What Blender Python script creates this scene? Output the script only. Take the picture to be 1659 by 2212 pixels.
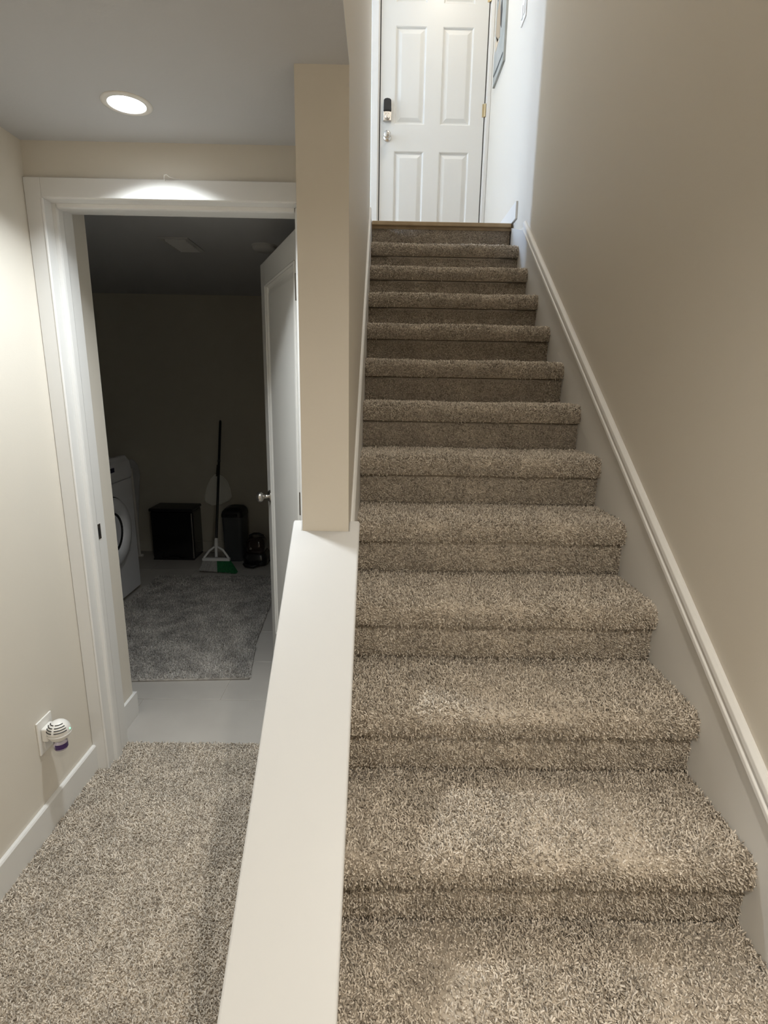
import bpy, bmesh, math, random
import numpy as np
from mathutils import Matrix, Vector

for o in list(bpy.data.objects):
    bpy.data.objects.remove(o, do_unlink=True)
SC = bpy.context.scene
COL = SC.collection
random.seed(7)

# ------------------------------------------------------------------ camera, world, exposure
CAM_POS = (0.0, 0.0, 1.501)
F_PX, PITCH, YAW, ROLL = 1152.476, 13.209, 0.55, 0.973


def make_camera():
    a, b, c = (math.radians(v) for v in (PITCH, YAW, ROLL))
    fw = Vector((math.sin(b) * math.cos(a), math.cos(b) * math.cos(a), -math.sin(a)))
    rt = Vector((math.cos(b), -math.sin(b), 0))
    up = rt.cross(fw)
    r2 = rt * math.cos(c) + up * math.sin(c)
    u2 = -rt * math.sin(c) + up * math.cos(c)
    cam = bpy.data.cameras.new('camera')
    cam.sensor_fit = 'VERTICAL'
    cam.sensor_height = 36.0
    cam.sensor_width = 27.0
    cam.lens = F_PX / 2212.0 * 36.0
    cam.clip_start = 0.02
    ob = bpy.data.objects.new('camera', cam)
    m = Matrix((r2, u2, -fw)).transposed().to_4x4()
    m.translation = Vector(CAM_POS)
    ob.matrix_world = m
    COL.objects.link(ob)
    SC.camera = ob


make_camera()
W = bpy.data.worlds.new('world')
SC.world = W
W.use_nodes = True
W.node_tree.nodes['Background'].inputs[0].default_value = (0.55, 0.70, 1.0, 1)
W.node_tree.nodes['Background'].inputs[1].default_value = 0.3
VS = SC.view_settings
VS.view_transform = 'Standard'
VS.look = 'None'
VS.exposure = 0.1
VS.gamma = 1.0
VS.use_curve_mapping = False

# light strengths in watts (each lamp itself is built with its fixture further down)
HALL_W = 9.6
STAIR_W = 22.5
WELL_FILL_W = 16.0
ROOM_W = 18.0
LANDING_W = 9.5
WINDOW_W = 350.0
COOL = (0.91, 0.97, 1.0)
WARM = (1.0, 0.94, 0.83)
LAND = (1.0, 0.91, 0.76)

# ------------------------------------------------------------------ main measures (metres)
R_, G_ = 0.18, 0.253           # rise and run of the stair
Y0, Z0 = 0.913, 0.54           # front edge of step 0 (the lowest one fully in view)
XL, XR = -0.071, 0.81          # stair carpet between these
WXR = 0.822                    # face of the right wall
PXL, PXR = -0.209, -0.083      # faces of the wall between hall and stair
YP = 1.417                     # front face of the wall end above the cap
HX = -1.11                     # hall left wall face
YD = 1.846                     # laundry door wall face
ZC = 2.214                     # hall ceiling
ZU = 2.52                      # upper landing floor
ZUC = 4.96                     # upper ceiling
YE = 4.788                     # entry door face
YTOP = Y0 + 11 * G_
YLE = 3.60                     # end of the left stair wall
YB = 4.705                     # laundry back wall
SL = R_ / G_


def zline(y, h=0.0):
    return Z0 + SL * (y - Y0) + h


# ------------------------------------------------------------------ materials
MATS = {}


def mat(name, col, rough=0.6, metal=0.0, bump=None, spec=0.5, emit=None, noise=None, trans=0.0, coat=0.0, sheen=0.0):
    if name in MATS:
        return MATS[name]
    m = bpy.data.materials.new(name)
    m.use_nodes = True
    nt = m.node_tree
    b = nt.nodes['Principled BSDF']
    b.inputs['Base Color'].default_value = (*col, 1)
    b.inputs['Roughness'].default_value = rough
    b.inputs['Metallic'].default_value = metal
    b.inputs['Specular IOR Level'].default_value = spec
    b.inputs['Coat Weight'].default_value = coat
    b.inputs['Sheen Weight'].default_value = sheen
    b.inputs['Transmission Weight'].default_value = trans
    if emit:
        b.inputs['Emission Color'].default_value = (*emit[0], 1)
        b.inputs['Emission Strength'].default_value = emit[1]
    tc = nt.nodes.new('ShaderNodeTexCoord')
    if noise:                                 # (scale, amount, second colour)
        sc, amt, c2 = noise
        n = nt.nodes.new('ShaderNodeTexNoise')
        n.inputs['Scale'].default_value = sc
        n.inputs['Detail'].default_value = 5
        nt.links.new(tc.outputs['Object'], n.inputs['Vector'])
        mx = nt.nodes.new('ShaderNodeMix')
        mx.data_type = 'RGBA'
        mx.inputs['A'].default_value = (*col, 1)
        mx.inputs['B'].default_value = (*c2, 1)
        r = nt.nodes.new('ShaderNodeMapRange')
        r.inputs['From Min'].default_value = 0.35
        r.inputs['From Max'].default_value = 0.65
        r.inputs['To Max'].default_value = amt
        nt.links.new(n.outputs['Fac'], r.inputs['Value'])
        nt.links.new(r.outputs['Result'], mx.inputs['Factor'])
        nt.links.new(mx.outputs['Result'], b.inputs['Base Color'])
    if bump:                                  # (scale, strength, distance)
        n = nt.nodes.new('ShaderNodeTexNoise')
        n.inputs['Scale'].default_value = bump[0]
        n.inputs['Detail'].default_value = 3
        nt.links.new(tc.outputs['Object'], n.inputs['Vector'])
        bp = nt.nodes.new('ShaderNodeBump')
        bp.inputs['Strength'].default_value = bump[1]
        bp.inputs['Distance'].default_value = bump[2]
        nt.links.new(n.outputs['Fac'], bp.inputs['Height'])
        nt.links.new(bp.outputs['Normal'], b.inputs['Normal'])
    MATS[name] = m
    return m


def carpet_mat(name, dark, mid, light, blotch=0.25):
    m = bpy.data.materials.new(name)
    m.use_nodes = True
    nt = m.node_tree
    b = nt.nodes['Principled BSDF']
    b.inputs['Roughness'].default_value = 0.95
    b.inputs['Specular IOR Level'].default_value = 0.1
    b.inputs['Sheen Weight'].default_value = 0.08
    at = nt.nodes.new('ShaderNodeAttribute')
    at.attribute_name = 'tint'
    rp = nt.nodes.new('ShaderNodeValToRGB')
    rp.color_ramp.elements[0].position = 0.0
    rp.color_ramp.elements[0].color = (*dark, 1)
    rp.color_ramp.elements[1].position = 1.0
    rp.color_ramp.elements[1].color = (*light, 1)
    e = rp.color_ramp.elements.new(0.5)
    e.color = (*mid, 1)
    nt.links.new(at.outputs['Fac'], rp.inputs['Fac'])
    tc = nt.nodes.new('ShaderNodeTexCoord')
    n = nt.nodes.new('ShaderNodeTexNoise')
    n.inputs['Scale'].default_value = 9.0
    n.inputs['Detail'].default_value = 3
    nt.links.new(tc.outputs['Object'], n.inputs['Vector'])
    mr = nt.nodes.new('ShaderNodeMapRange')
    mr.inputs['From Min'].default_value = 0.35
    mr.inputs['From Max'].default_value = 0.65
    mr.inputs['To Min'].default_value = 1.0 - blotch
    mr.inputs['To Max'].default_value = 1.0 + blotch * 0.6
    nt.links.new(n.outputs['Fac'], mr.inputs['Value'])
    ml = nt.nodes.new('ShaderNodeVectorMath')
    ml.operation = 'SCALE'
    nt.links.new(rp.outputs['Color'], ml.inputs[0])
    nt.links.new(mr.outputs['Result'], ml.inputs['Scale'])
    nt.links.new(ml.outputs['Vector'], b.inputs['Base Color'])
    MATS[name] = m
    return m


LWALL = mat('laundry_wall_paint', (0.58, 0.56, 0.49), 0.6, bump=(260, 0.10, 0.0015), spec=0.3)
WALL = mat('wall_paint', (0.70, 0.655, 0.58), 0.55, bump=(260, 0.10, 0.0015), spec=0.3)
CEIL = mat('ceiling_paint', (0.57, 0.575, 0.59), 0.8, bump=(120, 0.15, 0.002), spec=0.2)
TRIM = mat('trim_paint', (0.74, 0.73, 0.71), 0.38, bump=(60, 0.03, 0.001), spec=0.4)
DOORW = mat('door_paint', (0.72, 0.71, 0.68), 0.35, bump=(90, 0.04, 0.001), spec=0.4)
NICKEL = mat('satin_nickel', (0.62, 0.59, 0.55), 0.25, 1.0)
DARKMETAL = mat('dark_bronze_metal', (0.16, 0.14, 0.12), 0.4, 1.0)
BRASS = mat('aged_brass', (0.55, 0.45, 0.28), 0.4, 0.9)
BLACKP = mat('black_plastic', (0.012, 0.012, 0.013), 0.4, bump=(200, 0.05, 0.001))
WHITEP = mat('white_plastic', (0.80, 0.78, 0.74), 0.35, bump=(80, 0.02, 0.001))
TRIM_DIM = mat('trim_paint_dimmed', (0.59, 0.585, 0.575), 0.4, bump=(60, 0.03, 0.001), spec=0.4)  # trim paint darkened to offset the strong light falling on the cap
OAK = mat('oak_nosing', (0.44, 0.33, 0.20), 0.45, noise=(14, 0.6, (0.33, 0.23, 0.13)))
CARPET = carpet_mat('taupe_carpet', (0.30, 0.25, 0.195), (0.62, 0.54, 0.445), (0.84, 0.755, 0.65), 0.12)
RUGM = carpet_mat('grey_rug_pile', (0.26, 0.24, 0.215), (0.46, 0.43, 0.395), (0.64, 0.605, 0.56), 0.3)


# ------------------------------------------------------------------ mesh helpers
class MB:
    """collects verts and faces of one mesh"""

    def __init__(self):
        self.v = []
        self.f = []
        self.smooth = []

    def add(self, vs, fs, smooth=False):
        k = len(self.v)
        self.v += [tuple(p) for p in vs]
        self.f += [tuple(i + k for i in f) for f in fs]
        self.smooth += [smooth] * len(fs)
        return self

    def box(self, x0, x1, y0, y1, z0, z1):
        vs = [(x, y, z) for z in (z0, z1) for y in (y0, y1) for x in (x0, x1)]
        fs = [(0, 2, 3, 1), (4, 5, 7, 6), (0, 1, 5, 4), (2, 6, 7, 3), (0, 4, 6, 2), (1, 3, 7, 5)]
        return self.add(vs, fs)

    def prism(self, pts, lift):
        """closed polygon pts (3D) extruded by the vector lift"""
        n = len(pts)
        vs = [Vector(p) for p in pts] + [Vector(p) + Vector(lift) for p in pts]
        fs = [tuple(range(n))[::-1], tuple(range(n, 2 * n))]
        fs += [(i, (i + 1) % n, n + (i + 1) % n, n + i) for i in range(n)]
        return self.add(vs, fs)

    def lathe(self, prof, centre, axis='Z', n=24, smooth=True, cap=True, scale=(1, 1)):
        """prof: list of (radius, height)"""
        c = Vector(centre)
        vs = []
        for r, h in prof:
            for i in range(n):
                t = 2 * math.pi * i / n
                a, b = r * math.cos(t) * scale[0], r * math.sin(t) * scale[1]
                p = {'Z': (a, b, h), 'Y': (a, h, b), 'X': (h, a, b)}[axis]
                vs.append(c + Vector(p))
        fs = []
        for j in range(len(prof) - 1):
            for i in range(n):
                fs.append((j * n + i, j * n + (i + 1) % n, (j + 1) * n + (i + 1) % n, (j + 1) * n + i))
        self.add(vs, fs, smooth)
        if cap:
            k = len(prof) - 1
            if prof[0][0] > 1e-5:
                self.add(vs[:n], [tuple(range(n))[::-1]])
            if prof[k][0] > 1e-5:
                self.add(vs[k * n:], [tuple(range(n))])
        return self

    def tube(self, path, r, n=10, smooth=True, cap=True):
        path = [Vector(p) for p in path]
        rs = r if isinstance(r, (list, tuple)) else [r] * len(path)
        vs = []
        prev = None
        for i, p in enumerate(path):
            d = (path[min(i + 1, len(path) - 1)] - path[max(i - 1, 0)]).normalized()
            if prev is None:
                u = d.orthogonal().normalized()
            else:
                u = (prev - d * prev.dot(d)).normalized()
            prev = u
            w = d.cross(u)
            for k in range(n):
                t = 2 * math.pi * k / n
                vs.append(p + u * rs[i] * math.cos(t) + w * rs[i] * math.sin(t))
        fs = [(j * n + i, j * n + (i + 1) % n, (j + 1) * n + (i + 1) % n, (j + 1) * n + i)
              for j in range(len(path) - 1) for i in range(n)]
        self.add(vs, fs, smooth)
        if cap:
            self.add(vs[:n], [tuple(range(n))[::-1]])
            self.add(vs[-n:], [tuple(range(n))])
        return self

    def build(self, name, material, parent=None, bevel=0.0, seg=2, loc=None):
        me = bpy.data.meshes.new(name)
        me.from_pydata([tuple(p) for p in self.v], [], self.f)
        bm = bmesh.new()
        bm.from_mesh(me)
        for f, s in zip(bm.faces, self.smooth):
            f.smooth = s
        bmesh.ops.recalc_face_normals(bm, faces=bm.faces)
        bm.to_mesh(me)
        bm.free()
        me.materials.append(material)
        o = bpy.data.objects.new(name, me)
        COL.objects.link(o)
        if parent:
            o.parent = parent
        if loc:
            o.location = loc
        if bevel:
            md = o.modifiers.new('bevel', 'BEVEL')
            md.width = bevel
            md.segments = seg
            md.limit_method = 'ANGLE'
            md.angle_limit = math.radians(40)
        return o


def tag(o, label, cat=None, kind=None, group=None):
    o['label'] = label
    if cat:
        o['category'] = cat
    if kind:
        o['kind'] = kind
    if group:
        o['group'] = group
    return o


def empty(name, loc=(0, 0, 0), rz=0.0):
    o = bpy.data.objects.new(name, None)
    o.location = loc
    o.rotation_euler = (0, 0, rz)
    o.empty_display_size = 0.05
    COL.objects.link(o)
    return o


def struct(o, label, cat):
    return tag(o, label, cat, 'structure')


# ------------------------------------------------------------------ carpet pile: backing sheet plus real yarn tufts in one mesh
def pile_mesh(name, backing, pts, nrm, material, seed, length=0.0078, rad=0.0022, lean=1.35, xlim=None):
    """backing: MB of the solid carpet under the tufts; pts, nrm: tuft roots and surface normals"""
    rng = np.random.default_rng(seed)
    n = len(pts)
    nrm = nrm / np.linalg.norm(nrm, axis=1, keepdims=True)
    rnd = rng.normal(size=(n, 3))
    d = nrm + lean * 0.6 * rnd
    d /= np.linalg.norm(d, axis=1, keepdims=True)
    # keep the tufts on the outer side of the backing
    dn = (d * nrm).sum(1, keepdims=True)
    d = np.where(dn < 0.35, d + nrm * (0.45 - dn), d)
    d /= np.linalg.norm(d, axis=1, keepdims=True)
    ln = length * rng.uniform(0.75, 1.15, (n, 1))
    ref = np.where(np.abs(d[:, :1]) < 0.8, np.array([[1.0, 0, 0]]), np.array([[0, 1.0, 0]]))
    u = np.cross(d, ref)
    u /= np.linalg.norm(u, axis=1, keepdims=True)
    w = np.cross(d, u)
    ph = rng.uniform(0, 6.28, (n, 1))
    rr = rad * rng.uniform(0.8, 1.2, (n, 1))
    bend = (rng.normal(size=(n, 3)) * 0.0022)
    V = np.zeros((n, 6, 3))
    for k in range(3):
        t = ph + k * 2.0944
        V[:, k] = pts - d * 0.002 + (u * np.cos(t) + w * np.sin(t)) * rr
        t2 = t + 0.9
        V[:, 3 + k] = pts + d * ln + bend + (u * np.cos(t2) + w * np.sin(t2)) * rr * 0.9
    if xlim:
        V[:, :, 0] = np.clip(V[:, :, 0], *xlim)
    nb = len(backing.v)
    verts = np.concatenate([np.array(backing.v, dtype=float).reshape(-1, 3), V.reshape(-1, 3)])
    loops, starts, totals = [], [], []
    pos = 0
    for f in backing.f:
        loops.append(np.array(f))
        starts.append(pos)
        totals.append(len(f))
        pos += len(f)
    base = (np.arange(n) * 6 + nb)[:, None]
    fl = np.concatenate([base + np.array([[0, 1, 4, 3]]), base + np.array([[1, 2, 5, 4]]),
                         base + np.array([[2, 0, 3, 5]])], axis=1)          # n x 12
    cap = base + np.array([[3, 4, 5]])
    tl = np.concatenate([fl, cap], axis=1).reshape(-1)
    ts = (np.arange(n)[:, None] * 15 + np.array([[0, 4, 8, 12]])).reshape(-1) + pos
    tt = np.tile(np.array([4, 4, 4, 3]), n)
    loops = np.concatenate(loops + [tl]).astype(np.int32)
    starts = np.concatenate([np.array(starts, dtype=np.int64), ts]).astype(np.int32)
    totals = np.concatenate([np.array(totals, dtype=np.int64), tt]).astype(np.int32)
    me = bpy.data.meshes.new(name)
    me.vertices.add(len(verts))
    me.vertices.foreach_set('co', verts.astype(np.float32).reshape(-1))
    me.loops.add(len(loops))
    me.loops.foreach_set('vertex_index', loops)
    me.polygons.add(len(starts))
    me.polygons.foreach_set('loop_start', starts)
    me.polygons.foreach_set('loop_total', totals)
    me.update(calc_edges=True)
    # yarn tints mixed at random; extra dark ones paint in shade between tufts
    c = rng.choice([0.12, 0.5, 0.92], size=n, p=[0.25, 0.45, 0.30]) + rng.uniform(-0.12, 0.12, n)
    tint = np.concatenate([np.full(nb, 0.35), np.repeat(np.clip(c, 0, 1), 6)])
    a = me.attributes.new('tint', 'FLOAT', 'POINT')
    a.data.foreach_set('value', tint.astype(np.float32))
    me.materials.append(material)
    me.validate()
    return me


def sheet_points(prof, x0, x1, density, seed, x_round=0.0):
    """random roots over a strip extruded along X; prof is a polyline of (y, z), outer side on its left... returns pts, normals"""
    rng = np.random.default_rng(seed)
    prof = np.array(prof, dtype=float)
    seg = np.diff(prof, axis=0)
    L = np.hypot(seg[:, 0], seg[:, 1])
    cum = np.concatenate([[0], np.cumsum(L)])
    area = cum[-1] * (x1 - x0)
    m = int(area * density)
    # jittered grid for an even cover
    nx = max(1, int(round((x1 - x0) * math.sqrt(density))))
    ns = max(1, int(round(m / nx)))
    gx, gs = np.meshgrid((np.arange(nx) + .5) / nx, (np.arange(ns) + .5) / ns)
    gx = (gx + rng.uniform(-.5, .5, gx.shape) / nx).ravel()
    gs = (gs + rng.uniform(-.5, .5, gs.shape) / ns).ravel()
    s = np.clip(gs, 0, 0.9999) * cum[-1]
    i = np.clip(np.searchsorted(cum, s, side='right') - 1, 0, len(L) - 1)
    t = (s - cum[i]) / L[i]
    yz = prof[i] + seg[i] * t[:, None]
    nr = np.stack([-seg[i][:, 1], seg[i][:, 0]], 1) / L[i][:, None]
    X = x0 + gx * (x1 - x0)
    P = np.stack([X, yz[:, 0], yz[:, 1]], 1)
    N = np.stack([np.zeros(len(X)), nr[:, 0], nr[:, 1]], 1)
    return P, N


def strip_backing(prof, inner, x0, x1):
    poly = list(prof) + list(inner)
    return MB().prism([(x0, y, z) for y, z in poly], (x1 - x0, 0, 0))


# ------------------------------------------------------------------ structure
# lower hall: left wall, door wall, ceiling, floor
struct(MB().box(HX - .12, HX, -2.6, YD, 0, ZC).build('wall_left', WALL),
       'pale painted hall wall at the far left with a plugged-in freshener', 'wall')
w = MB()
w.box(-2.62, -1.118, 2.0, 2.20, 0, ZC)                       # laundry side, left of the opening
w.box(HX - .12, -1.072, YD, 2.0, 0, ZC)
w.box(-1.072, -0.256, YD, 2.0, 2.07, ZC)                     # over the opening
w.box(-0.256, PXL, YD, 2.0, 0, ZC)
w.box(-1.118, PXL, 2.0, 2.02, 2.07, ZC)
struct(w.build('wall_front', WALL), 'painted wall above and around the laundry doorway', 'wall')
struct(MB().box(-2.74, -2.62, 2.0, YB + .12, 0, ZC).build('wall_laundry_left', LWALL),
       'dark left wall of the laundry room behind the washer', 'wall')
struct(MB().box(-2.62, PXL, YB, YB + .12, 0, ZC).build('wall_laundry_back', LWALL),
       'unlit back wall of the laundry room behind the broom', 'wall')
# wall between laundry and stair with its end face above the cap, and the edge of the floor above
w = MB()
w.box(PXL, PXR, YP, YLE, 0, ZUC)
w.box(PXL, PXR, YLE, YE + .12, 0, ZU - .04)
w.box(PXL, PXR, 0.33, YP, ZC + .004, ZUC)
struct(w.build('wall_stair_left', WALL), 'tall beige wall end standing on the white sloping cap', 'wall')
# half wall with sloped top
pts = [(PXL, -0.05, 0), (PXL, YP, 0), (PXL, YP, zline(YP, .216) - .03), (PXL, 0.25, zline(.25, .216) - .03), (PXL, -0.05, zline(.25, .216) - .03)]
struct(MB().prism(pts, (PXR - PXL, 0, 0)).build('wall_half', WALL), 'low half wall under the white sloping cap beside the stair', 'wall')
struct(MB().box(WXR, WXR + .12, -2.6, YE + .12, 0, ZUC).build('wall_right', WALL),
       'long beige stairwell wall on the right with sloping white moulding', 'wall')
struct(MB().box(HX - .12, WXR + .12, -2.72, -2.6, 0, ZC).build('wall_behind', WALL), 'wall at the far end of the lower hall behind the viewer', 'wall')
LIGHT_AT = [(-0.678, 1.613), (0.36, -0.15), (-0.50, -1.60)]      # recessed lights of the low ceiling
LANDING_AT = (0.47, 4.02)
WELL_FILL_AT = (0.37, 1.55)


def slab(m, x0, x1, y0, y1, z0, z1, holes, s):
    """a slab with square openings of half size s"""
    y = y0
    for hx_, hy_ in sorted((h for h in holes if x0 < h[0] < x1 and y0 < h[1] < y1), key=lambda h: h[1]):
        m.box(x0, x1, y, hy_ - s, z0, z1)
        m.box(x0, hx_ - s, hy_ - s, hy_ + s, z0, z1)
        m.box(hx_ + s, x1, hy_ - s, hy_ + s, z0, z1)
        m.box(hx_ - s, hx_ + s, hy_ - s, hy_ + s, z1 - .005, z1)
        y = hy_ + s
    m.box(x0, x1, y, y1, z0, z1)


c = MB()
slab(c, -2.74, PXL, 0.33, YB + .12, ZC, ZC + .06, LIGHT_AT, .0455)
c.box(PXL, PXR, 0.33, YP, ZC, ZC + .004)
slab(c, HX - .12, WXR, -2.72, 0.33, ZC, ZC + .06, LIGHT_AT, .0455)
struct(c.build('ceiling', CEIL), 'low white hall ceiling holding the round recessed light', 'ceiling')
c = MB()
slab(c, -4.2, WXR + .12, 0.2, YE + .12, ZUC, ZUC + .06, [LANDING_AT, WELL_FILL_AT], .081)
struct(c.build('ceiling_upper', CEIL), 'ceiling high over the stairwell and landing', 'ceiling')
# upper storey, out of sight of this view but closing the stairwell
struct(MB().box(PXR, WXR, 0.21, 0.33, ZC, ZUC).build('wall_over_stair_foot', WALL), 'wall closing the stairwell above its foot', 'wall')
struct(MB().box(-4.2, PXL, YLE - .12, YLE, ZU, ZUC).build('wall_upper_hall', WALL), 'wall along the upper hall left of the landing', 'wall')
w = MB()
w.box(-4.2, -3.72, YE, YE + .12, ZU, ZUC)
w.box(-3.08, -0.06, YE, YE + .12, ZU, ZUC)
w.box(-3.72, -3.08, YE, YE + .12, ZU, 2.95)
w.box(-3.72, -3.08, YE, YE + .12, 4.55, ZUC)
w.box(-0.06, 0.80, YE, YE + .12, ZU + 2.05, ZUC)
w.box(0.80, WXR, YE, YE + .12, ZU, ZUC)
struct(w.build('wall_entry', WALL), 'landing wall holding the white entry door', 'wall')
struct(MB().box(-4.32, -4.2, YLE - .12, YE + .12, ZU, ZUC).build('wall_upper_end', WALL), 'end wall of the upper hall left of the landing', 'wall')
f = MB()
f.box(-4.2, PXR, YLE, YE + .12, ZU - .04, ZU)
f.box(PXR, WXR, YTOP + .02, YE + .12, ZU - .04, ZU)
fl = struct(f.build('floor_landing', OAK), 'wood landing floor above the top carpeted step', 'floor')
# wood edge of the landing over the top riser
MB().box(XL, XR, YTOP - .004, YTOP + .03, ZU - .024, ZU).build('nosing', OAK, fl, 0.004)

# window of the upper hall that lets daylight across the landing
wn = struct(MB().box(-3.72, -3.68, YE + .02, YE + .08, 2.95, 4.55).box(-3.12, -3.08, YE + .02, YE + .08, 2.95, 4.55)
            .box(-3.68, -3.12, YE + .02, YE + .08, 2.95, 2.99).box(-3.68, -3.12, YE + .02, YE + .08, 4.51, 4.55)
            .build('window_1', TRIM), 'narrow white framed window at the end of the upper hall', 'window')
GLASS = mat('window_glass', (0.9, 0.95, 1.0), 0.02, trans=1.0)
ld = bpy.data.lights.new('window_daylight', 'AREA')
ld.shape = 'RECTANGLE'
ld.size, ld.size_y = 0.56, 1.5
ld.energy = WINDOW_W
ld.color = (0.52, 0.70, 1.0)
lo = bpy.data.objects.new('window_daylight', ld)
lo.location = (-3.4, YE + .01, 3.75)
lo.rotation_euler = (math.radians(-90), 0, 0)
COL.objects.link(lo)

# ------------------------------------------------------------------ floors
# hall carpet (tufted where the picture can see it, plain backing behind the viewer)
hp, hn = sheet_points([(0.25, 0.006), (1.995, 0.006)], HX + .014, PXL, 54000, 11)
hp = hp[:, :]
bk = MB().box(HX, WXR, -2.6, 0.25, -.03, 0.008).box(HX, PXL, 0.25, 1.995, -.03, 0.006).box(PXL, WXR, 0.25, 3.9, -.03, 0.0)
hall = bpy.data.objects.new('floor', pile_mesh('floor', bk, hp, np.tile([[0, 0, 1.0]], (len(hp), 1)), CARPET, 12))
COL.objects.link(hall)
struct(hall, 'taupe carpeted hall floor left of the half wall', 'floor')

# laundry tile floor
GROUT = mat('grout', (0.60, 0.57, 0.53), 0.9)
TILE = mat('grey_floor_tile', (0.47, 0.44, 0.405), 0.42, noise=(5, 0.55, (0.53, 0.50, 0.46)), bump=(30, 0.05, 0.001))
lf = struct(MB().box(-2.62, PXL, 1.995, YB, -.04, -.0035).build('floor_laundry', GROUT), 'grey tiled floor of the dark laundry room', 'floor')
ty = [1.998, 2.332, 2.704, 3.076, 3.448, 3.82, 4.192, 4.564, YB]
tx = 0.744
tile_cache = {}
for r in range(len(ty) - 1):
    y0, y1 = ty[r] + .0015, ty[r + 1] - .0015
    off = -2.62 - (0.372 if r % 2 else 0.0)
    x = off
    while x < PXL:
        a, b = max(x, -2.62) + .0015, min(x + tx, PXL) - .0015
        if b - a > 0.02:
            key = (round(b - a, 3), round(y1 - y0, 3))
            if key not in tile_cache:
                o = MB().box(0, b - a, 0, y1 - y0, -.012, 0).build('tile', TILE, lf, 0.0012, 1, (a, y0, 0))
                tile_cache[key] = o
            else:
                o = tile_cache[key].copy()
                o.location = (a, y0, 0)
                COL.objects.link(o)
        x += tx

# ------------------------------------------------------------------ trims
# sloped cap of the half wall with ears round the wall end
cx0, cx1, t = -0.238, -0.053, 0.022


def cp(x, y):
    return (x, y, zline(y, .216) - t)


capo = [cp(cx0, 0.25), cp(cx1, 0.25), cp(cx1, 1.447), cp(PXR, 1.447), cp(PXR, YP), cp(PXL, YP), cp(PXL, 1.447), cp(cx0, 1.447)]
bmc = MB().prism(capo, (0, 0, t)).build('trim_1', TRIM_DIM, None, 0.005, 3)
struct(bmc, 'broad white sloping cap board on top of the half wall', 'cap')


def slope_bar(name, xw, sgn, prof, y0, y1, label):
    """prof: (stand-off from the wall, height above the nosing line) polygon, run along the stair slope"""
    a = [(xw + sgn * dx, y0, zline(y0, h)) for dx, h in prof]
    b = [(xw + sgn * dx, y1, zline(y1, h)) for dx, h in prof]
    n = len(prof)
    m = MB().add(a + b, [tuple(range(n)), tuple(range(n, 2 * n))[::-1]] + [(i, (i + 1) % n, n + (i + 1) % n, n + i) for i in range(n)])
    return struct(m.build(name, TRIM, None, 0.0015, 2), label, 'moulding')


mould = [(0, .106), (.020, .106), (.022, .112), (.021, .122), (.015, .126), (.014, .132), (.019, .138), (.017, .152), (.008, .160), (0, .160)]
slope_bar('trim_2', WXR, -1, mould, 0.25, 3.365, 'sloping white moulding along the right stairwell wall')
pts = [(WXR, 0.25, 0.0), (WXR, 1.2, 0.0), (WXR, 3.69, 1.8), (WXR, 3.69, ZU - .03), (WXR, 3.365, zline(3.365, .108)), (WXR, 0.25, zline(.25, .108))]
struct(MB().prism(pts, (XR - WXR, 0, 0)).build('trim_3', TRIM), 'white skirt board beside the right ends of the steps', 'skirt board')
mould_l = [(0, .10), (.012, .10), (.012, .150), (.006, .158), (0, .158)]
slope_bar('trim_4', PXR, 1, mould_l, 1.449, 3.50, 'thin white skirt moulding on the left stair wall')
pts = [(PXR, 0.25, 0.0), (PXR, 1.2, 0.0), (PXR, 3.60, 1.75), (PXR, 3.60, ZU - .03), (PXR, 3.50, zline(3.50, .10)), (PXR, 0.25, zline(.25, .10))]
struct(MB().prism(pts, (XL - PXR, 0, 0)).build('trim_5', TRIM), 'white skirt board beside the left ends of the steps', 'skirt board')
# landing baseboards
struct(MB().box(WXR - .013, WXR, 3.60, YE, ZU, ZU + .10).build('baseboard_landing_right', TRIM, None, 0.002), 'short baseboard on the landing right of the entry door', 'baseboard')
# hall baseboards
pts = [(HX, -2.6, 0), (HX + .014, -2.6, 0), (HX + .014, -2.6, .110), (HX + .010, -2.6, .116), (HX, -2.6, .116)]
struct(MB().prism(pts, (0, YD - .012 + 2.6, 0)).build('baseboard_left', TRIM, None, 0.001), 'white baseboard along the left hall wall under the freshener', 'baseboard')
struct(MB().prism([(-1.118, 2.0, 0), (-1.104, 2.0, 0), (-1.104, 2.214, 0), (-2.0, 2.214, 0), (-2.0, 2.20, 0), (-1.118, 2.20, 0)], (0, 0, .114)).build('baseboard_laundry', TRIM, None, 0.001),
       'short white baseboard just inside the laundry doorway', 'baseboard')
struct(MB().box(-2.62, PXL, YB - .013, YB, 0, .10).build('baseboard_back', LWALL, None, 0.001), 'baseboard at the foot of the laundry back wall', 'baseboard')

# laundry door frame: casing, jambs, stops, strike plate
df = struct(empty('trim_6', (0, 0, 0)), 'white door frame around the laundry doorway', 'door frame')
JX0, JX1, JZ = -1.056, -0.272, 2.052
MB().box(HX + .001, JX0 - .002, YD - .013, YD, 0, 2.110).build('casing', TRIM, df, 0.002)
MB().box(JX1 + .002, PXL - .002, YD - .013, YD, 0, 2.110).build('casing', TRIM, df, 0.002)
MB().box(JX0 - .002, JX1 + .002, YD - .013, YD, JZ + .002, 2.110).build('casing', TRIM, df, 0.002)
MB().box(JX0 - .016, JX0, YD - .008, 2.0, 0.006, JZ + .018).build('jamb', TRIM, df, 0.002)
MB().box(JX1, JX1 + .016, YD - .008, 2.0, 0.006, JZ + .018).build('jamb', TRIM, df, 0.002)
MB().box(JX0, JX1, YD - .008, 2.0, JZ, JZ + .018).build('jamb', TRIM, df, 0.002)
stp = [(0, 1.880), (.011, 1.884), (.013, 1.892), (.013, 1.918), (.009, 1.928), (0, 1.930)]
MB().prism([(JX0 + d, y, 0.006) for d, y in stp], (0, 0, JZ - .006)).build('stop', TRIM, df, 0.001)
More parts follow.
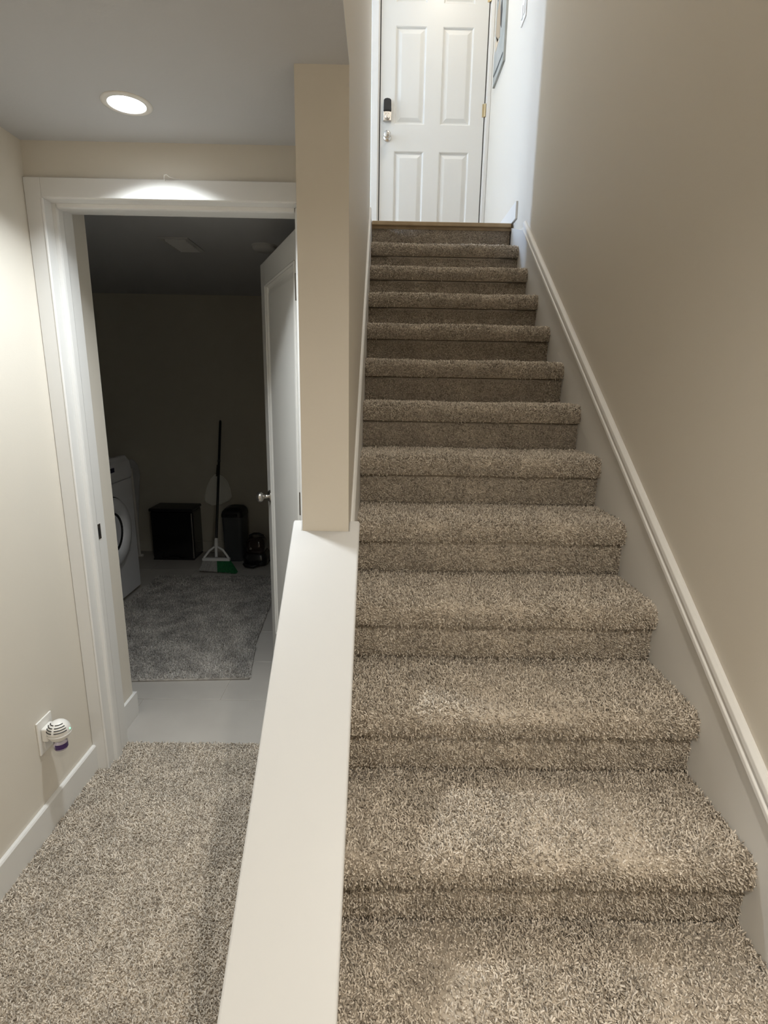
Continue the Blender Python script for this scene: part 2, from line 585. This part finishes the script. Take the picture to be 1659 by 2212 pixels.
MB().prism([(JX1 - d, y, 0.006) for d, y in stp], (0, 0, JZ - .006)).build('stop', TRIM, df, 0.001)
MB().prism([(JX0 + .013, y, JZ - d) for d, y in stp], (JX1 - JX0 - .026, 0, 0)).build('stop', TRIM, df, 0.001)
# bead on the front edge of the jamb
MB().tube([(JX0 - .002, YD - .010, 0.01), (JX0 - .002, YD - .010, JZ)], 0.005, 8).build('bead', TRIM, df)
sp = MB().box(JX0, JX0 + .0015, 1.936, 1.962, .922, .980).build('strike_plate', DARKMETAL, df, 0.0005)
sp['label'] = 'small dark metal strike plate'
MB().box(JX0 + .0012, JX0 + .0022, 1.943, 1.955, .936, .966).build('latch_hole', BLACKP, sp)

# ------------------------------------------------------------------ doors


def raised_panel(m, x0, x1, z0, z1, yf, sgn, d=0.010):
    """a moulded raised panel; yf is the face, sgn the direction into the door"""
    def rect(i, y):
        return [(x0 + i, y, z0 + i), (x1 - i, y, z0 + i), (x1 - i, y, z1 - i), (x0 + i, y, z1 - i)]
    rings = [rect(0, yf), rect(.006, yf + sgn * d * .3), rect(.012, yf + sgn * d), rect(.020, yf + sgn * d), rect(.046, yf + sgn * d * .25), rect(.050, yf + sgn * d * .2)]
    vs = [p for r in rings for p in r]
    fs = []
    for j in range(len(rings) - 1):
        for i in range(4):
            fs.append((j * 4 + i, j * 4 + (i + 1) % 4, (j + 1) * 4 + (i + 1) % 4, (j + 1) * 4 + i))
    k = (len(rings) - 1) * 4
    fs.append((k, k + 1, k + 2, k + 3))
    m.add(vs, fs)


DX0, DX1, DH = -0.041, 0.782, 2.035
ed = struct(empty('door_1', (DX0, YE, ZU)), 'white six-panel entry door at the top of the stairs', 'door')
DW = DX1 - DX0
cols = [(0.116, 0.352), (0.474, 0.712)]
rows = [(0.205, 0.808), (0.995, 1.652), (1.800, 1.925)]
m = MB()
xs = [0.005, cols[0][0], cols[0][1], cols[1][0], cols[1][1], DW - .005]
for a, b in ((xs[0], xs[1]), (xs[2], xs[3]), (xs[4], xs[5])):
    m.box(a, b, 0.0, 0.044, .008, DH)
zs = [.008, rows[0][0], rows[0][1], rows[1][0], rows[1][1], rows[2][0], rows[2][1], DH]
for (ca, cb) in cols:
    for i in range(0, 8, 2):
        m.box(ca, cb, 0.0, 0.044, zs[i], zs[i + 1])
m.build('slab', DOORW, ed)
for (ca, cb) in cols:
    for (ra, rb) in rows:
        pm = MB()
        raised_panel(pm, ca, cb, ra, rb, 0.0, 1, 0.011)
        pm.box(ca, cb, 0.02, 0.044, ra, rb)
        pm.build('panel', DOORW, ed)
# frame of the entry door
ef = struct(empty('trim_7', (0, 0, 0)), 'white casing around the entry door on the landing', 'door frame')
EH = ZU + DH
MB().box(DX0 - .068, DX0 - .012, YE - .018, YE, ZU, EH + .012).build('casing', TRIM, ef, 0.004)
MB().box(DX0 - .068, WXR, YE - .018, YE, EH + .012, EH + .07).build('casing', TRIM, ef, 0.004)
MB().box(DX1 + .010, WXR - .001, YE - .018, YE, ZU, EH + .012).build('casing', TRIM, ef, 0.004)
MB().box(DX0 - .018, DX0 - .003, YE - .002, YE + .10, ZU, EH + .012).build('jamb', TRIM, ef)
MB().box(DX1 + .003, DX1 + .018, YE - .002, YE + .10, ZU, EH + .012).build('jamb', TRIM, ef)
MB().box(DX0 - .018, DX1 + .018, YE - .002, YE + .10, EH + .003, EH + .016).build('jamb', TRIM, ef)
GAP = mat('dark_weatherstrip', (0.03, 0.026, 0.022), 0.8)
MB().box(DX0 - .003, DX0 + .005, YE + .006, YE + .05, ZU, EH).box(DX1 - .005, DX1 + .003, YE + .006, YE + .05, ZU, EH).build('weatherstrip', GAP, ef)
MB().box(DX0 - .02, DX1 + .02, YE - .06, YE + .06, ZU, ZU + .008).build('threshold', OAK, ef)
# lock with black keypad housing, knob, hinges (local to the door)
lk = MB()
lx = 0.060
pl = [(-.033, 0), (.033, 0), (.034, .07), (.030, .142), (.018, .150), (0, .153), (-.018, .150), (-.030, .142), (-.034, .07)]
lock = MB().prism([(lx + a, -.003, 1.008 + b) for a, b in pl], (0, -.022, 0)).build('lock_body', NICKEL, ed, 0.005)
lock['label'] = 'brushed nickel deadbolt body'
o = MB().prism([(lx + a * .95, -.024, 1.008 + b) for a, b in [(-.033, .062), (-.015, .066), (.015, .066), (.033, .062), (.030, .142), (.018, .150), (0, .153), (-.018, .150), (-.030, .142)]], (0, -.010, 0)).build('battery_cover', BLACKP, lock, 0.004)
o['label'] = 'black battery cover'
MB().lathe([(.020, 0), (.021, -.012), (.017, -.016)], (lx, -.025, 1.036), 'Y', 20).box(lx - .005, lx + .005, -.058, -.036, 1.018, 1.056).build('thumb_turn', NICKEL, lock, 0.002)
kn = MB().lathe([(.032, 0), (.032, -.004), (.026, -.009), (.012, -.012), (.011, -.026), (.018, -.032), (.027, -.042), (.029, -.052), (.026, -.062), (.016, -.068), (0.0, -.069)], (lx + .002, 0, .902), 'Y', 28).build('door_knob', NICKEL, ed)
kn['label'] = 'satin nickel round knob'
for hz in (.18, 1.10, 1.86):
    MB().lathe([(.007, -.045), (.007, .045)], (DW + .002, -.008, hz), 'Z', 12).box(DW - .02, DW + .02, -.003, .001, hz - .045, hz + .045).build('hinge', BRASS, ed)

# laundry door leaf, swung into the dark room
hx, hy = -0.277, 1.990
ang = math.atan2(2.685 - hy, -0.570 - hx)
ld2 = struct(empty('door_2', (hx, hy, 0.012), ang), 'white laundry door standing open into the dark room', 'door')
LW, LH = 0.755, 2.03
st = 0.105
m = MB()
m.box(0, st, -.035, 0, 0, LH).box(LW - st, LW, -.035, 0, 0, LH).box(st, LW - st, -.035, 0, 0, .22).box(st, LW - st, -.035, 0, LH - .105, LH)
m.build('slab', DOORW, ld2, 0.0015)
pm = MB()
raised_panel(pm, st, LW - st, .22, LH - .105, 0.0, -1, 0.012)
pm.box(st, LW - st, -.035, -.018, .22, LH - .105)
pm.build('panel', DOORW, ld2)
fr = MB()
a, b, z0, z1 = st, LW - st, .22, LH - .105
for (p, q) in (((a, z0), (b, z0)), ((b, z0), (b, z1)), ((b, z1), (a, z1)), ((a, z1), (a, z0))):
    fr.tube([(p[0], .001, p[1]), (q[0], .001, q[1])], 0.0055, 8)
fr.build('moulding', DOORW, ld2)
kz = .945
kx = LW - .062
k2 = MB()
k2.lathe([(.031, 0), (.031, .004), (.024, .010), (.011, .013), (.010, .030), (.016, .036), (.025, .044), (.027, .054), (.023, .064), (.012, .069), (0, .070)], (kx, 0, kz), 'Y', 26)
k2o = k2.build('door_knob', NICKEL, ld2)
k2o['label'] = 'satin nickel round knob'
MB().lathe([(.031, 0), (.031, -.004), (.011, -.013), (.010, -.03), (.025, -.044), (.027, -.054), (.012, -.069), (0, -.07)], (kx, -.035, kz), 'Y', 20).build('door_knob', NICKEL, ld2)
MB().box(LW - .0005, LW + .0012, -.030, -.005, kz - .028, kz + .028).build('latch_plate', NICKEL, ld2)
for hz in (.18, 1.05, 1.822):
    MB().lathe([(.0075, -.044), (.0075, .044)], (.006, .019, hz), 'Z', 12).box(.002, .010, 0, .014, hz - .044, hz + .044).build('hinge', DARKMETAL, ld2)

# ------------------------------------------------------------------ staircase
stc = tag(empty('staircase', (0, 0, 0)), 'straight staircase in taupe speckled carpet rising to the white entry door', 'staircase')
NOSE_T, OVER = 0.076, 0.024
PILE = 0.0065


def tread_profile():
    """outer backing line (y, z) from the back of the tread over the round nose and under it, local to the nose front/top"""
    d = PILE
    r = 0.034
    p = [(G_ + OVER + PILE + .006, -d), (0.10, -d), (r + d, -d)]
    for k in range(1, 9):
        a = math.pi / 2 * k / 8
        p.append((r + d - r * math.sin(a), -d - r + r * math.cos(a)))
    p += [(d + .001, -NOSE_T + .016), (d + .004, -NOSE_T + .005)]
    return p


tp = tread_profile()
d_ = PILE
treads, risers = [], []
for v in range(4):
    P, N = sheet_points(tp, XL, XR, 56000, 100 + v)
    N = -N if N[:, 2].mean() < 0 else N
    # soft unevenness of the laid carpet
    P[:, 2] += 0.0018 * np.sin(P[:, 0] * (9 + v) + v) + 0.001 * np.sin(P[:, 0] * 31 + 2 * v)
    bk = strip_backing(tp, [(d_ + .010, -NOSE_T + .002), (OVER + .02, -NOSE_T + .002), (OVER + .03, -.03), (G_ + OVER + PILE + .006, -.03)], XL, XR)
    treads.append(pile_mesh('tread', bk, P, N, CARPET, 200 + v, xlim=(XL, XR)))
    rp = [(OVER + PILE, -NOSE_T - .008), (OVER + PILE, -R_ + .003)]
    P, N = sheet_points(rp, XL, XR, 54000, 300 + v)
    N[:] = (0, -1, 0)
    bk = MB().box(XL, XR, OVER + PILE, OVER + .04, -R_ - .01, -NOSE_T - .001)
    risers.append(pile_mesh('riser', bk, P, N, CARPET, 400 + v, 0.0072, 0.0021, 1.25, (XL, XR)))
for k in range(-2, 12):
    y, z = Y0 + k * G_, Z0 + k * R_
    if k < 11:
        o = bpy.data.objects.new('tread', treads[k % 4])
        o.location = (0, y, z)
        o.parent = stc
        COL.objects.link(o)
    o = bpy.data.objects.new('riser', risers[(k * 3 + 1) % 4])
    o.location = (0, y, z + (.05 if k == 11 else 0))
    o.parent = stc
    COL.objects.link(o)
# solid body under the carpet
body = []
for k in range(-2, 12):
    y, z = Y0 + k * G_ + OVER + .03, Z0 + k * R_ - .03
    body += [(XL, y, z - R_), (XL, y, z)]
body += [(XL, YTOP + .12, Z0 + 11 * R_ - .05), (XL, YTOP + .12, Z0 + 11 * R_ - .45), (XL, 0.8, -0.02), (XL, body[0][1], -0.02)]
MB().prism(body, (XR - XL, 0, 0)).build('carriage', mat('stair_timber', (0.35, 0.25, 0.15), 0.8), stc)


# ------------------------------------------------------------------ ceiling lights
def can_light(name, x, y, z, watts, colr, label, r=0.046, spread=122):
    t = tag(empty(name, (x, y, z)), label, 'ceiling light')
    MB().lathe([(r + .017, 0.0), (r + .017, -.002), (r + .011, -.004), (r + .002, -.004), (r, -.002), (r, .016)], (0, 0, 0), 'Z', 48, cap=False).build('trim_ring', WHITEP, t)
    e = mat('lens_%d' % int(watts * 100 + x * 10), (0.9, 0.9, 0.9), 0.5, emit=(colr, 14.0))
    MB().lathe([(r, 0.012), (0.0, 0.012)], (0, 0, 0), 'Z', 48, cap=False).build('lens', e, t)
    d = bpy.data.lights.new('lamp', 'AREA')
    d.shape = 'DISK'
    d.size = 2 * r * .96
    d.energy = watts
    d.color = colr
    d.spread = math.radians(spread)
    lo_ = bpy.data.objects.new('lamp', d)
    lo_.location = (0, 0, .0105)
    lo_.parent = t
    COL.objects.link(lo_)
    return t


can_light('recessed_light', *LIGHT_AT[0], ZC, HALL_W, COOL, 'round recessed light glowing white in the low hall ceiling')
can_light('recessed_light', *LIGHT_AT[1], ZC, STAIR_W, WARM, 'recessed ceiling light above the foot of the stairs', 0.046, 180)
can_light('recessed_light', *LIGHT_AT[2], ZC, ROOM_W, WARM, 'recessed ceiling light in the hall behind the viewer', 0.046, 180)
can_light('recessed_light', *LANDING_AT, ZUC, LANDING_W, LAND, 'ceiling light over the upper landing before the entry door', 0.098, 150)
can_light('recessed_light', *WELL_FILL_AT, ZUC, WELL_FILL_W, WARM, 'added unseen fill light high above the middle of the staircase', 0.098, 160)  # unseen lamp added to brighten the treads and right wall

# ------------------------------------------------------------------ landing things
pic = tag(empty('canvas_picture', (WXR, 4.275, 3.70)), 'grey-green painted canvas hanging on the wall right of the entry door', 'picture')
CANV = mat('canvas_paint', (0.31, 0.33, 0.315), 0.6, noise=(7, 0.8, (0.44, 0.44, 0.42)))
MB().box(-.016, 0, 0, .36, 0, .62).build('canvas', CANV, pic, 0.001)


def stroke(pts, colr, name):
    m = MB().prism([(-.0165, y, z) for y, z in pts], (-.0012, 0, 0))
    o = m.build('paint_mark', mat(name, colr, 0.7), pic)
    return o


stroke([(.02, .045), (.24, .045), (.34, .06), (.35, .075), (.22, .065), (.02, .06)], (0.07, 0.08, 0.08), 'paint_dark')
stroke([(.17, .23), (.26, .24), (.33, .33), (.31, .46), (.24, .50), (.19, .38)], (0.40, 0.32, 0.23), 'paint_tan')
stroke([(.20, .22), (.30, .20), (.35, .27), (.30, .30)], (0.60, 0.50, 0.38), 'paint_cream')
stroke([(.13, .26), (.17, .30), (.19, .42), (.15, .46), (.12, .36)], (0.05, 0.05, 0.05), 'paint_black')
stroke([(.08, .46), (.15, .45), (.17, .58), (.10, .61)], (0.06, 0.055, 0.05), 'paint_black')
stroke([(.23, .53), (.31, .52), (.33, .61), (.24, .61)], (0.08, 0.07, 0.06), 'paint_dark2')

sw = tag(empty('switch_plate', (WXR, 3.709, 3.634)), 'white light switch plate high on the wall right of the landing', 'light switch')
MB().box(-.007, 0, 0, .112, 0, .12).build('plate', WHITEP, sw, 0.003)
MB().box(-.011, -.006, .019, .047, .028, .092).build('rocker', WHITEP, sw, 0.0015)
MB().box(-.011, -.006, .065, .093, .028, .092).build('rocker', WHITEP, sw, 0.0015)

# ------------------------------------------------------------------ hall small things
op = tag(empty('outlet_plate', (HX, 1.578, 0.352)), 'white outlet plate on the left hall wall behind the freshener', 'outlet')
MB().box(0, .006, -.039, .039, -.060, .060).build('plate', WHITEP, op, 0.002)
MB().box(.005, .008, -.017, .017, -.048, -.010).build('socket', WHITEP, op, 0.002)

af = tag(empty('air_freshener', (HX + .006, 1.574, 0.366)), 'white plug-in air freshener with slotted dome and purple scent bottle', 'air freshener')
MB().box(.0, .022, -.024, .024, -.030, .020).build('plug_back', WHITEP, af, 0.006, 3)
bx = 0.046
prof = []
for k in range(0, 13):
    a = -math.pi / 2 * .75 + (math.pi / 2 * 1.75) * k / 12
    prof.append((.036 * math.cos(a), .038 * math.sin(a)))
shell = MB().lathe(prof, (bx, 0, 0.0), 'Z', 32).build('body', WHITEP, af)
MB().lathe([(.0365, -.006), (.038, -.003), (.0365, 0.0)], (bx, 0, -.004), 'Z', 32, cap=False).build('band', WHITEP, af)
for j, zz in enumerate((.010, .018, .025, .0315)):
    rr = .036 * math.sqrt(max(0.02, 1 - (zz / .038) ** 2)) + .0008
    for s in (-1, 1):
        t0 = -math.pi / 2 + s * 0.12
        path = [(bx + rr * math.cos(t0 + s * a), rr * math.sin(t0 + s * a), zz) for a in [0.16 * q for q in range(8)]]
        MB().tube(path, .0015, 6).build('vent_slot', BLACKP, shell)
MB().lathe([(.010, -.040), (.010, -.026)], (bx, 0, 0), 'Z', 16).build('bottle_neck', mat('dark_cap', (0.05, 0.04, 0.05), 0.5), af)
vb = MB().lathe([(.004, -.068), (.019, -.067), (.021, -.062), (.021, -.040), (.017, -.033), (.010, -.030)], (bx, 0, 0), 'Z', 28).build('scent_bottle', mat('clear_lilac_glass', (0.80, 0.74, 0.86), 0.08, trans=0.75), af)
vb['label'] = 'clear lilac scent bottle'
lab = MB()
n = 14
vs, fs = [], []
for i in range(n + 1):
    t_ = -1.9 + 2.5 * i / n
    for (rr, zz) in ((.0215, -.061), (.0215, -.043)):
        vs.append((bx + rr * math.cos(t_), rr * math.sin(t_), zz))
for i in range(n):
    fs.append((2 * i, 2 * i + 2, 2 * i + 3, 2 * i + 1))
lab.add(vs, fs, True)
lb = lab.build('bottle_label', mat('purple_label', (0.055, 0.022, 0.12), 0.4), vb)
lb['label'] = 'dark purple bottle label'
g = MB().lathe([(.0, .003), (.003, .0015), (.003, 0)], (0, 0, 0), 'X', 10).build('indicator_light', mat('green_led', (0.2, 0.9, 0.3), 0.4, emit=((0.15, 1.0, 0.3), 3.0)), af, loc=(bx + .0345, .004, .006))
g['label'] = 'tiny green indicator light'

ch = tag(MB().tube([(-.672, YD - .012, 2.106), (-.672, YD - .022, 2.110), (-.668, YD - .030, 2.116), (-.660, YD - .030, 2.118), (-.655, YD - .026, 2.113),
                    (-.640, YD - .014, 2.112), (-.628, YD - .006, 2.112)], 0.0013, 8).build('cup_hook', WHITEP), 'tiny white hook on top of the laundry door casing', 'hook')

# ------------------------------------------------------------------ laundry room things
# rug
rugpoly = [(-1.74, 2.452), (-0.664, 2.516), (-0.708, 2.86), (-0.716, 2.872), (-0.742, 3.36), (-0.775, 4.045), (-1.74, 4.01)]


def inside(px, py, poly):
    r = np.zeros(len(px), bool)
    n = len(poly)
    for i in range(n):
        (x1, y1), (x2, y2) = poly[i], poly[(i + 1) % n]
        c = ((y1 > py) != (y2 > py)) & (px < (x2 - x1) * (py - y1) / (y2 - y1 + 1e-12) + x1)
        r ^= c
    return r


rng = np.random.default_rng(5)
q = rng.uniform([-1.745, 2.44], [-0.66, 4.05], (52000, 2))
q = q[inside(q[:, 0], q[:, 1], rugpoly)]
bk = MB().prism([(x, y, 0.0002) for x, y in rugpoly], (0, 0, .011))
rug = bpy.data.objects.new('rug', pile_mesh('rug', bk, np.column_stack([q, np.full(len(q), .010)]), np.tile([[0, 0, 1.0]], (len(q), 1)), RUGM, 6, 0.012, 0.0022, 0.9))
COL.objects.link(rug)
tag(rug, 'grey shaggy rug on the laundry room tiles', 'rug')

# washing machine, front facing right
APPL = mat('white_enamel', (0.74, 0.75, 0.78), 0.3, bump=(40, 0.01, 0.001), coat=0.2)
wm = tag(empty('washing_machine', (-1.775, 3.10, 0)), 'white front-loading washing machine half hidden behind the door jamb', 'washing machine')
WMW, WMH = 0.685, 0.985
MB().box(-.66, -.012, 0, WMW, .025, WMH).build('body', APPL, wm, 0.012, 3)
MB().prism([(-.012, .004, .03), (0, .004, .03), (0, .004, .84), (-.012, .004, .84)], (0, WMW - .008, 0)).build('front_panel', APPL, wm, 0.004)
MB().prism([(-.012, .004, .846), (.004, .004, .846), (.010, .004, .88), (-.004, .004, .965), (-.03, .004, 1.0), (-.06, .004, 1.0), (-.06, .004, .95)], (0, WMW - .008, 0)).build('control_panel', APPL, wm, 0.006, 3)
MB().box(-.002, .006, .37, .44, .915, .945).build('display', mat('blue_display', (0.012, 0.010, 0.06), 0.15), wm, 0.002)
MB().lathe([(.030, 0), (.030, .014), (.026, .018), (0, .018)], (.004, .30, .918), 'X', 24).build('dial', NICKEL, wm)
dy, dz = .335, .52
ring = MB().lathe([(.238, 0), (.238, .012), (.225, .028), (.200, .036), (.165, .036), (.145, .024), (.138, .008)], (0, dy, dz), 'X', 56, cap=False).build('door_ring', APPL, wm)
MB().lathe([(.142, .012), (.135, .006), (.115, -.008), (.0, -.009)], (0, dy, dz), 'X', 40, cap=False).build('door_glass', mat('smoked_glass', (0.012, 0.013, 0.016), 0.08, coat=0.5), ring)
MB().lathe([(.245, .0005), (.245, .003), (.239, .003)], (0, dy, dz), 'X', 56, cap=False).build('door_gap', mat('dark_gap', (0.03, 0.03, 0.035), 0.6), wm)
for fy in (.05, WMW - .05):
    for fx in (-.06, -.60):
        MB().lathe([(.022, 0), (.022, .018), (.012, .022), (.012, .03)], (fx, fy, 0), 'Z', 14).build('foot', BLACKP, wm)

# folded ironing board leaning behind the washer
ib = tag(empty('ironing_board', (-2.11, 4.52, 0)), 'white folded ironing board leaning on the wall beyond the washer', 'ironing board')
IBW = mat('pale_board_cover', (0.55, 0.56, 0.58), 0.7, noise=(20, 0.3, (0.45, 0.46, 0.48)))
pts = [(-.20, .055, .20), (-.03, .055, .20), (-.005, .085, .50), (.005, .115, .72), (-.01, .125, .80), (-.06, .130, .85), (-.14, .125, .80), (-.19, .115, .72), (-.21, .085, .50)]
MB().prism(pts, (0, .022, 0)).build('deck', IBW, ib, 0.004)
for lx_ in (0.0, -.14):
    MB().tube([(lx_ + .0, 0, .014), (lx_ - .008, .015, .35), (lx_ - .03, .045, .78)], .012, 12).build('leg', WHITEP, ib)
MB().tube([(-.17, 0, .014), (.03, 0, .014)], .0135, 12).build('foot_bar', WHITEP, ib)

# wide black bin with a pedal recess
bn = tag(empty('step_bin', (-1.968, 4.44, 0)), 'wide glossy black rectangular pedal bin against the laundry back wall', 'bin')
BW, BD, BH = 0.375, 0.245, 0.44
BLKG = mat('gloss_black', (0.010, 0.010, 0.011), 0.22, bump=(120, 0.02, 0.001), coat=0.3)
arch = [(0.02, 0.012), (.085, .012)] + [(.1875 + .10 * math.cos(math.pi - math.pi * i / 16), .012 + .10 * math.sin(math.pi * i / 16)) for i in range(17)] + [(.29, .012), (BW - .02, .012), (BW - .02, .425), (.02, .425)]
MB().box(0.006, BW - .006, .012, BD, .012, .43).build('body', BLKG, bn, 0.018, 4)
MB().prism([(x, 0.012, z) for x, z in arch], (0, -.012, 0)).build('front_panel', BLKG, bn, 0.003)
MB().box(0, BW, -.004, BD + .002, .43, .458).build('lid', BLACKP, bn, 0.012, 4)
MB().box(.01, BW - .01, .005, BD - .005, 0, .014).build('base', BLACKP, bn, 0.003)
MB().box(.14, .235, -.020, .012, .018, .032).build('pedal', BLACKP, bn, 0.004)
s_ = MB().box(BW - .016, BW - .009, -.002, .012, .02, .42).build('edge_glint', NICKEL, bn, 0.002)  # strip stands in for light reflected off the rounded corner
s_['label'] = 'thin metal strip imitating the glint on the right front corner'

# slim grey bin
gb = tag(empty('trash_can', (-1.255, 4.53, 0)), 'slim tapered dark grey trash can with black rounded lid behind the broom', 'trash can')
GREYB = mat('slate_grey_plastic', (0.075, 0.08, 0.088), 0.45, bump=(150, 0.05, 0.001))


def rrect(wx, wy, r, z, n=5):
    p = []
    for cx_, cy_, a0 in ((wx - r, wy - r, 0), (-wx + r, wy - r, 90), (-wx + r, -wy + r, 180), (wx - r, -wy + r, 270)):
        for i in range(n + 1):
            a = math.radians(a0 + 90 * i / n)
            p.append((cx_ + r * math.cos(a), cy_ + r * math.sin(a), z))
    return p


def loft(rings, smooth=True):
    m = MB()
    n = len(rings[0])
    vs = [p for r in rings for p in r]
    fs = [(j * n + i, j * n + (i + 1) % n, (j + 1) * n + (i + 1) % n, (j + 1) * n + i) for j in range(len(rings) - 1) for i in range(n)]
    m.add(vs, fs, smooth)
    m.add(rings[0], [tuple(range(n))[::-1]])
    m.add(rings[-1], [tuple(range(n))])
    return m


loft([rrect(.076, .10, .03, 0), rrect(.080, .105, .032, .01), rrect(.090, .115, .036, .40)]).build('body', GREYB, gb)
loft([rrect(.094, .119, .038, .395), rrect(.094, .119, .038, .415), rrect(.088, .112, .038, .44), rrect(.07, .092, .036, .462), rrect(.04, .06, .03, .472)]).build('lid', BLACKP, gb)
MB().box(-.05, .05, -.121, -.117, .405, .43).build('swing_flap', BLKG, gb, 0.001)

# small black appliance on the floor by the door
va = tag(empty('canister_vacuum', (-1.045, 4.40, 0)), 'small glossy black canister vacuum on the floor beside the open door', 'vacuum')
loft([rrect(.095, .11, .04, .012), rrect(.100, .115, .045, .03), rrect(.100, .115, .045, .085), rrect(.085, .095, .045, .11)]).build('base', BLKG, va)
loft([rrect(.070, .080, .04, .105), rrect(.078, .085, .045, .13), rrect(.078, .085, .045, .20), rrect(.06, .065, .04, .232), rrect(.03, .035, .025, .24)]).build('dust_tank', mat('smoky_brown_plastic', (0.030, 0.017, 0.013), 0.12, coat=0.5), va)
MB().tube([(-.06, 0, .21), (-.055, 0, .245), (-.02, 0, .262), (.02, 0, .262), (.055, 0, .245), (.06, 0, .21)], .010, 10).build('handle', BLACKP, va)
for sx in (-1, 1):
    MB().lathe([(.035, -.012), (.038, 0), (.035, .012)], (sx * .09, .05, .038), 'X', 18).build('wheel', BLACKP, va)
MB().lathe([(.012, 0), (.012, -.012), (.008, -.014)], (-.03, -.085, .155), 'Y', 14).build('button', NICKEL, va)
MB().tube([(.02, -.11, .05), (.04, -.15, .035), (.0, -.165, .02), (-.06, -.15, .02), (-.09, -.10, .02)], .013, 10).build('hose', BLACKP, va)

# dustpan hanging on the back wall
dp = tag(empty('dustpan', (-1.44, YB, 0.58)), 'white rounded dustpan hanging on the dark wall behind the broom', 'dustpan')
DPW = mat('ivory_plastic', (0.84, 0.84, 0.78), 0.5, bump=(60, 0.03, 0.001))
out = [(-.105, -.115), (-.06, -.138), (.02, -.125), (.10, -.088), (.118, -.06), (.108, .01), (.085, .075), (.05, .118), (.01, .138), (-.02, .135), (-.055, .10), (-.09, .03), (-.118, -.06), (-.117, -.095)]
MB().prism([(x, -.004, z) for x, z in out], (0, -.012, 0)).build('pan', DPW, dp, 0.005, 3)
inn = [(x * .86, z * .86) for x, z in out]
rim = MB()
rim.tube([(x, -.017, z) for x, z in out + [out[0]]], .006, 8)
rim.build('rim', DPW, dp)
MB().tube([(.0, -.012, .125), (.006, -.014, .175), (.010, -.010, .225)], [.014, .012, .010], 12).build('handle', mat('dark_olive_plastic', (0.09, 0.085, 0.06), 0.6), dp)

# broom leaning on the wall
br = tag(empty('broom', (-1.315, 4.13, 0)), 'angled broom with black handle and grey and green bristles', 'broom')
o = Vector((-1.315, 4.13, 0))
top = Vector((-1.381, 4.672, 1.196)) - o
con = Vector((-1.331, 4.205, .215)) - o
dr = (top - con).normalized()
MB().tube([con, con.lerp(top, .35), con.lerp(top, .66)], .0105, 14).build('handle', BLACKP, br)
MB().tube([con.lerp(top, .655), con.lerp(top, .668)], .0125, 14).build('ferrule', mat('graphite_plastic', (0.05, 0.05, 0.05), 0.5), br)
MB().tube([con.lerp(top, .66), top - dr * .02, top - dr * .004, top], [.0105, .0105, .008, .003], 14).build('handle', BLACKP, br)
BWH = mat('broom_white_plastic', (0.70, 0.70, 0.69), 0.45, bump=(60, 0.02, 0.001))
hw = MB()
fy = .02
hw.tube([con - dr * .02, con, con + dr * .055], [.017, .017, .0135], 14)
p0 = con - dr * .015
arc = [p0 + Vector((-.012, 0, 0)), Vector((-.065, fy + .03, .175)), Vector((-.100, fy + .008, .128)), Vector((-.108, fy, .112))]
hw.tube(arc, .009, 10)
arc = [p0 + Vector((.012, 0, 0)), Vector((.045, fy + .03, .180)), Vector((.085, fy + .010, .135)), Vector((.104, fy, .108))]
hw.tube(arc, .009, 10)
hw.tube([p0, Vector((-.006, fy + .01, .125))], .012, 10)
hw.box(-.115, .108, fy - .016, fy + .016, .100, .122)
hw.build('head_bracket', BWH, br, 0.003)
BG = mat('grey_bristle', (0.30, 0.29, 0.28), 0.8, noise=(90, 0.9, (0.42, 0.41, 0.39)))
BGN = mat('green_bristle', (0.008, 0.16, 0.045), 0.7, noise=(90, 0.8, (0.004, 0.08, 0.025)))


def bristles(x0t, x1t, x0b, x1b, n, name, material, seed):
    rg = random.Random(seed)
    m = MB()
    for i in range(n):
        f_ = (i + rg.random()) / n
        xt = x0t + (x1t - x0t) * f_
        xb = x0b + (x1b - x0b) * f_ + rg.uniform(-.004, .004)
        yt = fy + rg.uniform(-.012, .012)
        yb = fy + (yt - fy) * 1.8 - .02 + rg.uniform(-.006, .006)
        zb = 0.022 - 0.020 * (xb + .14) / .30 + rg.uniform(0, .006)
        zb = max(0.0015, zb)
        m.tube([(xt, yt, .104), ((xt + xb) / 2, (yt + yb) / 2 + .002, .055), (xb, yb, zb)], .0016, 4, False)
    o_ = m.build(name, material, br)
    o_['kind'] = 'stuff'
    return o_


bristles(-.110, .004, -.142, .010, 420, 'bristles', BG, 1).__setitem__('label', 'grey bristles')
bristles(.004, .104, .010, .165, 420, 'bristles', BGN, 2).__setitem__('label', 'bright green bristles')

# ceiling register and round detector in the dark room
cv = tag(empty('ceiling_vent', (-1.055, 3.06, ZC)), 'dim rectangular air vent in the dark laundry ceiling', 'vent')
VM = mat('vent_enamel', (0.55, 0.55, 0.54), 0.5, bump=(50, 0.02, 0.001))
MB().box(-.075, .075, -.14, -.118, -.007, 0).box(-.075, .075, .118, .14, -.007, 0).box(-.075, -.053, -.118, .118, -.007, 0).box(.053, .075, -.118, .118, -.007, 0).build('frame', VM, cv, 0.002)
MB().box(-.053, .053, -.118, .118, -.0015, 0).build('duct', BLACKP, cv)
for i in range(9):
    yy = -.105 + .026 * i
    MB().prism([(-.053, yy, -.002), (-.053, yy + .004, -.002), (-.053, yy + .018, -.012), (-.053, yy + .014, -.013)], (.106, 0, 0)).build('slat', VM, cv)
sd = tag(empty('smoke_detector', (-.625, 3.06, ZC)), 'small round detector on the laundry ceiling above the open door', 'detector')
MB().lathe([(.062, 0), (.062, -.014), (.052, -.026), (.0, -.028)], (0, 0, 0), 'Z', 28).build('cover', VM, sd)
MB().lathe([(.066, 0), (.066, -.006), (.062, -.006)], (0, 0, 0), 'Z', 28).build('base_ring', VM, sd)
